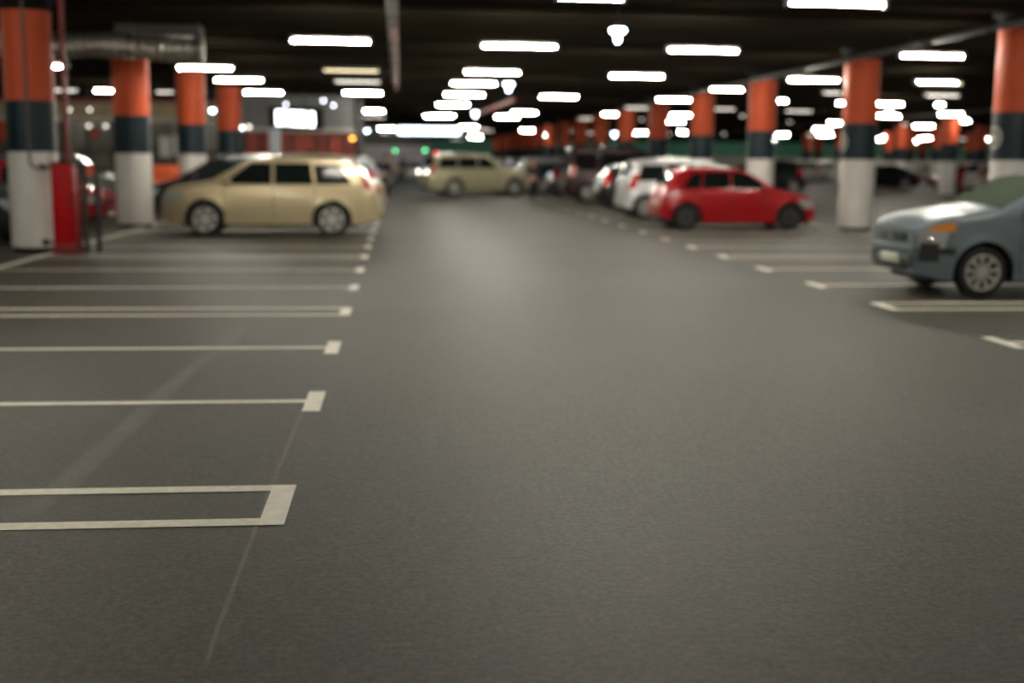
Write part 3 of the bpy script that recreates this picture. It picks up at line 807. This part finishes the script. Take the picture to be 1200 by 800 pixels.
    nose('bumper_strip', -yf*.98, yf*.98, zn-.27, zn-.19, paint if not clad else M['darkgrey'], th=.03)
    nose('number_plate', -.26, .26, zn-.42, zn-.31, M['plate'], th=.036)
    for s in (-1, 1):
        a, b = sorted((s*yf*.72, s*yf*.98)); nose('fog_lamp', a, b, cl+.14, cl+.30, M['trim'], th=.012)
    # rear
    zr = T['top'][-1][1]
    yr = W/2*.83
    def tail(nm, y_a, y_b, z_a, z_b, mt, th=.02, x=None):
        x = Lc if x is None else x
        return link(nm, bx(x-.03, x+th, y_a, y_b, z_a, z_b, bev=.006), mt, root)
    tail('rear_bumper', -yr*.98, yr*.98, cl+.15, zr+.04, paint if not clad else M['darkgrey'], th=.04)
    tail('rear_plate', -.26, .26, zr+.08, zr+.20, M['plate'], th=.012, x=Lc-.005)
    if lit_rear:
        for s in (-1, 1):
            bm = bmesh.new(); lathe(bm, [(0, 0), (.06, 0), (.05, .03), (0, .04)], 14, 'x', (Lc-.03, s*yr*.86, 1.02)); link('lit_rear_lamp', bm, M['headlit'], root)['label'] = 'lit white rear lamp'
    # door seams, handles, side strip
    if detail > 1:
        for s in (-1, 1):
            w0, w1, w2 = T['win'][0], T['win'][1], T['win'][2]
            for xx in (w0[0]+.02, w0[2]+.03, min(w1[2]+.03, wx[1]-AR*.55)):
                zz = cl+.08 if xx < wx[1]-AR-.02 else R+.32
                side_patch('door_seam', s, xx, xx, xx+.012, xx+.012, zz, belt+.01, M['trim'], nx=1, nz=8, off=.002)
            for xx in (w0[2]-.22, w1[2]-.26):
                side_patch('door_handle', s, xx, xx, xx+.17, xx+.17, belt-.12, belt-.085, paint, nx=3, nz=2, off=.03)
            side_patch('side_moulding', s, wx[0]+AR+.06, wx[0]+AR+.06, wx[1]-AR-.06, wx[1]-AR-.06, cl+.26, cl+.33, paint if not clad else M['darkgrey'], nx=8, nz=2, off=.016)
            if caps: side_patch('bumper_moulding', s, .10, .10, .42, .42, zn-.27, zn-.20, M['trim'], nx=6, nz=2, off=.014)
    # mirrors
    for s in (-1, 1):
        bm = bmesh.new(); bmesh.ops.create_uvsphere(bm, u_segments=14, v_segments=10, radius=1)
        xm = T['win'][0][0]+.12; y_ = hw(xm, belt)+.10
        for v in bm.verts: v.co = Vector((xm+v.co.x*.075, s*(y_+v.co.y*.10), belt+.07+v.co.z*.075))
        box(bm, xm-.03, xm+.03, s*(y_-.16) if s > 0 else -y_+.02, s*(y_-.02) if s > 0 else -(y_-.16), belt+.02, belt+.06)
        link('wing_mirror', bm, paint, root)
    if T['rails']:
        for s in (-1, 1):
            bm = bmesh.new(); xx = [2.15, 2.25, 2.7, 3.2, 3.65, 3.75]
            tube(bm, [(x, s*(hw(x, zt(x)-r0)-.06), zt(x)+(.0 if i in (0, 5) else .055)) for i, x in enumerate(xx)], .017, 8)
            link('roof_rail', bm, paint, root)
    # wheels
    for q in wx:
        for s in (-1, 1):
            wc = Vector((q, s*(W/2-.115), R)); TW = .10
            bm = bmesh.new(); rr = R
            lathe(bm, [(rr*.70, -TW*.9), (rr*.76, -TW), (rr*.93, -TW*.9), (rr, -TW*.55), (rr, TW*.55), (rr*.93, TW*.9), (rr*.76, TW), (rr*.70, TW*.9), (rr*.68, 0), (rr*.70, -TW*.9)], 36, 'y', wc)
            wh = link('wheel', bm, M['rubber'], root)
            bm = bmesh.new()
            yo = TW*.75*s
            def ringpart(r_in, r_out, dy, th):
                lathe(bm, [(r_in, dy-th), (r_out, dy-th), (r_out, dy+th), (r_in, dy+th), (r_in, dy-th)], 32, 'y', wc)
            ringpart(rr*.63, rr*.71, yo, .02)
            lathe(bm, [(0, -.02), (rr*.15, -.02), (rr*.13, .02), (0, .025)] if s > 0 else [(0, -.025), (rr*.13, -.02), (rr*.15, .02), (0, .02)], 16, 'y', wc+Vector((0, yo, 0)))
            for k in range(wheelspokes):
                an = 2*PI*k/wheelspokes+.2; d = Vector((math.cos(an), 0, math.sin(an))); pz = Vector((-math.sin(an), 0, math.cos(an)))
                a_ = wc+Vector((0, yo, 0))
                w1_, w2_ = rr*.38/wheelspokes, rr*.58/wheelspokes
                vs = []
                for dd, ww in ((rr*.1, w1_), (rr*.66, w2_)):
                    for sg_ in (-1, 1):
                        for yy in (-.014, .014): vs.append(bm.verts.new(a_+d*dd+pz*ww*sg_+Vector((0, yy, 0))))
                for idx in ((0, 1, 3, 2), (4, 6, 7, 5), (0, 4, 5, 1), (2, 3, 7, 6), (1, 5, 7, 3), (0, 2, 6, 4)): bm.faces.new([vs[i] for i in idx])
            bmesh.ops.recalc_face_normals(bm, faces=bm.faces)
            link('rim', bm, rims, wh, ang=30)
            bm = bmesh.new(); lathe(bm, [(0, 0), (rr*.66, 0), (rr*.66, .01), (0, .01)], 24, 'y', wc+Vector((0, s*.02, 0))); link('brake_disc', bm, M['darkgrey'], wh)
    return root
def paint(name, col, metal=.35, rough=.32, coat=.4):
    return mat(name, col, rough, metal=metal, coat=coat, spec=.25)
E_ = 0; WEST = 0; EAST = PI   # rz 0: nose towards -x ; rz pi: nose towards +x
def park(kind, name, pt, label, nose_x, ymid, facing, **k):
    return make_car(kind, name, pt, label, (nose_x, ymid, 0), 0 if facing < 0 else PI, **k)

gold = paint('champagne_gold', (.52, .43, .27), .35)
park('suv', 'sport_utility_vehicle', gold, 'champagne gold SUV parked left of the lane, nose towards the pillars', -4.86, 25.85, -1, wheelspokes=6, caps=False)
redp = paint('bright_red', (.40, .004, .010), .15)
park('smallhatch', 'hatchback', redp, 'bright red hatchback parked right of the lane, tail towards the lane', 9.78, 28.3, 1, rims=M['trim'], wheelspokes=6)
blue = paint('steel_blue', (.145, .18, .205), .2, rough=.40, coat=.18)
park('fusion', 'hatchback', blue, 'steel blue car cut by the right edge, nose towards the lane', 6.20, 14.6, -1, wheelspokes=9, amber=True, caps=True, glass=M['glass_green'])
silver = paint('silver_white', (.62, .63, .64), .3)
park('mpv', 'minivan', silver, 'silver-white minivan parked just behind the red hatchback', 10.5, 33.6, 1, wheelspokes=7)
beige = paint('olive_beige', (.40, .37, .24), .25)
make_car('bigsuv', 'sport_utility_vehicle', beige, 'olive beige SUV crossing the far end of the lane', (5.62, 53.6, 0), PI+math.radians(14), lit_rear=True, wheelspokes=6)
plum = paint('dark_plum', (.030, .005, .010), .1, coat=.05)
blk = paint('black_paintwork', (.008, .009, .012), .2)
dkg = paint('dark_graphite', (.035, .037, .042), .4)
park('van', 'van', plum, 'tall dark plum van with red tail lamps, right of the lane', 11.0, 46.3, 1, glass=M['rod'])
park('hatch', 'hatchback', blk, 'black hatchback between the silver minivan and dark plum van', 10.65, 40.6, 1)
park('hatch', 'hatchback', dkg, 'dark graphite hatchback behind the dark plum van', 10.3, 51.5, 1, detail=1)
pal = [blk, dkg, silver, paint('mid_grey', (.16, .16, .17), .4), paint('night_blue', (.012, .016, .03), .3), paint('pale_grey', (.4, .4, .4), .4)]
y = 56.2
ks = ['sedan', 'hatch', 'suv', 'sedan', 'mpv', 'hatch']
colname = {0: 'black', 1: 'dark graphite', 2: 'silver', 3: 'mid grey', 4: 'night blue', 5: 'pale grey'}
for i in range(6):
    ci = (4, 1, 5, 0, 3, 1)[i]
    park(ks[i], {'sedan': 'sedan', 'hatch': 'hatchback', 'suv': 'sport_utility_vehicle', 'mpv': 'minivan'}[ks[i]], pal[ci],
         '%s car right of the beige SUV, %s from it in the far right row' % (colname[ci], names[i]), 10.15, y, 1, detail=1); y += 2.6
# left side
vn = paint('black_van_paint', (.012, .010, .014), .3)
park('mpv', 'minivan', vn, 'black minivan parked right behind the gold SUV, roof showing above its bonnet', -6.35, 31.0, -1)
park('hatch', 'hatchback', paint('deep_red', (.40, .008, .015), .2), 'red car half hidden behind the second left pillar', -6.75, 28.9, 1)
park('mpv', 'minivan', blk, 'dark car cut by the left edge behind the nearest pillar', -6.75, 23.4, 1)
park('mpv', 'minivan', paint('grey_green', (.13, .14, .13), .3), 'grey minivan behind the fire cabinet and red car', -7.0, 34.0, 1)
cb = paint('pale_champagne', (.50, .45, .32), .3)
park('sedan', 'sedan', cb, 'pale champagne sedan, only its tail showing behind the gold SUV', -4.92, 34.1, -1)
park('hatch', 'hatchback', dkg, 'dark hatchback far left row, tail showing beyond the champagne sedan', -4.6, 40.6, -1, detail=1)
park('mpv', 'minivan', pal[5], 'pale grey minivan in the far left row by the walkers', -5.0, 45.0, -1, detail=1)
park('sedan', 'sedan', pal[2], 'silver sedan in the far left row near the lane end', -5.0, 60.5, -1, detail=1)
park('suv', 'sport_utility_vehicle', pal[5], 'pale SUV at the very end of the left row', -4.9, 69, -1, detail=1)
# right, beyond the pillars
park('mpv', 'minivan', blk, 'black minivan tail showing right of the pillar behind the red hatchback', 16.4, 61.0, -1, detail=1)
park('sedan', 'sedan', blk, 'dark sedan parked beyond the tall right-hand pillar', 26.6, 70.5, -1, detail=1)
park('hatch', 'hatchback', paint('far_red', (.35, .01, .015), .2), 'small distant red car left of the white one by the blue car roof', 30.6, 67.0, -1, detail=1)
park('mpv', 'minivan', paint('far_white', (.6, .58, .55), .1), 'distant white minivan above the blue car roof', 35.2, 63.0, 1, detail=1)
for i, (x, y, ci, k, lb) in enumerate(((20.5, 82, 2, 'sedan', 'distant silver sedan between the red hatchback and tall pillar'), (27, 88, 5, 'mpv', 'distant pale minivan left of the tall right-hand pillar'),
        (35.5, 90, 2, 'suv', 'distant silver SUV behind the dark sedan'), (17, 95, 3, 'hatch', 'distant mid grey hatchback above the red hatchback roof'),
        (44, 92, 5, 'sedan', 'distant pale sedan right of the lone white pillar'), (16, 74, 3, 'sedan', 'distant grey sedan above the silver minivan'))):
    park(k, {'sedan': 'sedan', 'hatch': 'hatchback', 'suv': 'sport_utility_vehicle', 'mpv': 'minivan'}[k], pal[ci], lb, x, y, -1 if i % 2 else 1, detail=1)
# low pale wall in the bays beyond
lw = link('trim_1', bx(32, 87, 96, 96.4, 0, 1.75), M['palewall'], smooth=False); tag(lw, 'low pale wall beyond the right bays', kind='structure')

# ------------------------------------------------------------------ people
def skinmesh(name, chains, mt, parent, sub=1):
    """chains: list of lists of (x,y,z,r); first vertex of later chains joins the nearest earlier vertex"""
    me = bpy.data.meshes.new(name); vs, es, rs = [], [], []
    for ch in chains:
        start = None
        for i, (x, y, z, r) in enumerate(ch):
            if i == 0 and vs:
                start = min(range(len(vs)), key=lambda q: (Vector(vs[q])-Vector((x, y, z))).length)
                if (Vector(vs[start])-Vector((x, y, z))).length < .02: prev = start; continue
                vs.append((x, y, z)); rs.append(r); es.append((start, len(vs)-1)); prev = len(vs)-1; continue
            vs.append((x, y, z)); rs.append(r)
            if i > 0: es.append((prev, len(vs)-1))
            prev = len(vs)-1
    me.from_pydata(vs, es, []); o = bpy.data.objects.new(name, me); C.objects.link(o)
    if parent: o.parent = parent
    md = o.modifiers.new('skin', 'SKIN'); md.use_smooth_shade = True
    for i, r in enumerate(rs): me.skin_vertices[0].data[i].radius = (r, r)
    me.skin_vertices[0].data[0].use_root = True
    s = o.modifiers.new('sub', 'SUBSURF'); s.levels = sub; s.render_levels = sub
    me.materials.append(mt)
    return o
def person(x, y, rz, coat, trousers, label, h=1.0):
    t = thing('person', label, 'person', (x, y, 0), rz); t.scale = (h, h, h)
    st = .16
    body = [[(0, 0, .95, .13), (0, 0, 1.12, .12), (0, 0, 1.32, .14), (0, 0, 1.45, .08), (0, -.01, 1.52, .055), (0, -.02, 1.58, .07), (0, -.02, 1.66, .095), (0, -.01, 1.74, .07)]]
    for s in (-1, 1):
        body.append([(0, 0, .95, .13), (s*.09, s*st*.3, .85, .09), (s*.1, s*st*.55, .48, .058), (s*.1, s*st, .10, .038), (s*.1, s*st-.12, .04, .03)])
        arm = [(0, 0, 1.32, .14), (s*.17, 0, 1.39, .06), (s*.23, -s*.06, 1.12, .045), (s*.25, -s*.14, .88, .032), (s*.25, -s*.16, .80, .026)]
        body.append(arm)
        for k in range(4):
            body.append([(s*.25, -s*.16, .80, .026), (s*.25, -s*.16-.03+k*.02, .75, .010), (s*.245, -s*.16-.033+k*.022, .705-.008*abs(k-1.5), .008)])
        body.append([(s*.25, -s*.16, .80, .026), (s*.235, -s*.16-.05, .765, .010), (s*.232, -s*.16-.06, .735, .009)])
    skinmesh('body', body, M['skin'], t)
    co_ = [[(0, 0, .92, .165), (0, 0, 1.12, .150), (0, 0, 1.34, .165), (0, 0, 1.46, .09)]]
    for s in (-1, 1): co_.append([(0, 0, 1.34, .165), (s*.18, 0, 1.39, .078), (s*.235, -s*.06, 1.12, .062), (s*.252, -s*.14, .87, .048)])
    skinmesh('jacket', co_, coat, t)
    tr_ = [[(0, 0, .96, .145)]]
    tr_[0].append((0, 0, .90, .14))
    for s in (-1, 1): tr_.append([(0, 0, .90, .14), (s*.09, s*st*.3, .82, .105), (s*.1, s*st*.55, .48, .075), (s*.1, s*st, .10, .06)])
    skinmesh('trousers', tr_, trousers, t)
    for s in (-1, 1):
        bm = bmesh.new(); bmesh.ops.create_uvsphere(bm, u_segments=12, v_segments=8, radius=1)
        for v in bm.verts: v.co = Vector((s*.1+v.co.x*.05, s*st-.06+v.co.y*.13, max(.0, .045+v.co.z*.05)))
        link('shoe', bm, M['trim'], t)
    bm = bmesh.new(); bmesh.ops.create_uvsphere(bm, u_segments=16, v_segments=12, radius=1)
    for v in bm.verts:
        v.co = Vector((v.co.x*.098, .015+v.co.y*.11, 1.685+v.co.z*.115))
        if v.co.y < -.03 and v.co.z < 1.72: v.co.y = -.02
    link('hair', bm, M['hair'], t)
    bm = bmesh.new()
    for s in (-1, 1): bmesh.ops.create_uvsphere(bm, u_segments=8, v_segments=6, radius=.012, matrix=Matrix.Translation((s*.032, -.105, 1.665)))
    link('eye', bm, M['trim'], t)
    bm = bmesh.new(); bmesh.ops.create_cone(bm, cap_ends=True, segments=8, radius1=.016, radius2=.004, depth=.04, matrix=Matrix.Translation((0, -.112, 1.64)) @ Matrix.Rotation(PI/2.4, 4, 'X')); link('nose', bm, M['skin'], t)
    return t
fab = lambda n, c: mat(n, c, .85)
p = atY(451, 228, 50); person(p.x, 50, PI, fab('navy_cloth', (.012, .018, .04)), fab('dark_cloth', (.015, .016, .022)), 'person in dark navy clothes walking beside the left row of cars')
p = atY(459, 215, 66); person(p.x, 66, .3, fab('pale_cloth', (.5, .42, .36)), fab('mauve_cloth', (.2, .18, .22)), 'person in a pale top walking far down the lane')
p = atY(472, 210, 76); person(p.x, 76, PI, fab('black_cloth', (.02, .02, .025)), fab('black_cloth_b', (.02, .02, .025)), 'distant person in black near the lane end')

p = atY(624, 236, 45.5); person(p.x, 45.5, .4, fab('charcoal_cloth', (.02, .02, .024)), fab('charcoal_cloth_b', (.014, .014, .018)), 'person in charcoal clothes standing in front of the beige SUV bonnet', .95)
park('sedan', 'sedan', pal[5], 'pale grey sedan crossing behind the walkers at the lane end', -1.2, 84, -1, detail=1)
park('hatch', 'hatchback', pal[2], 'silver hatchback at the lane end left of the beige SUV', -4.6, 76.5, -1, detail=1)
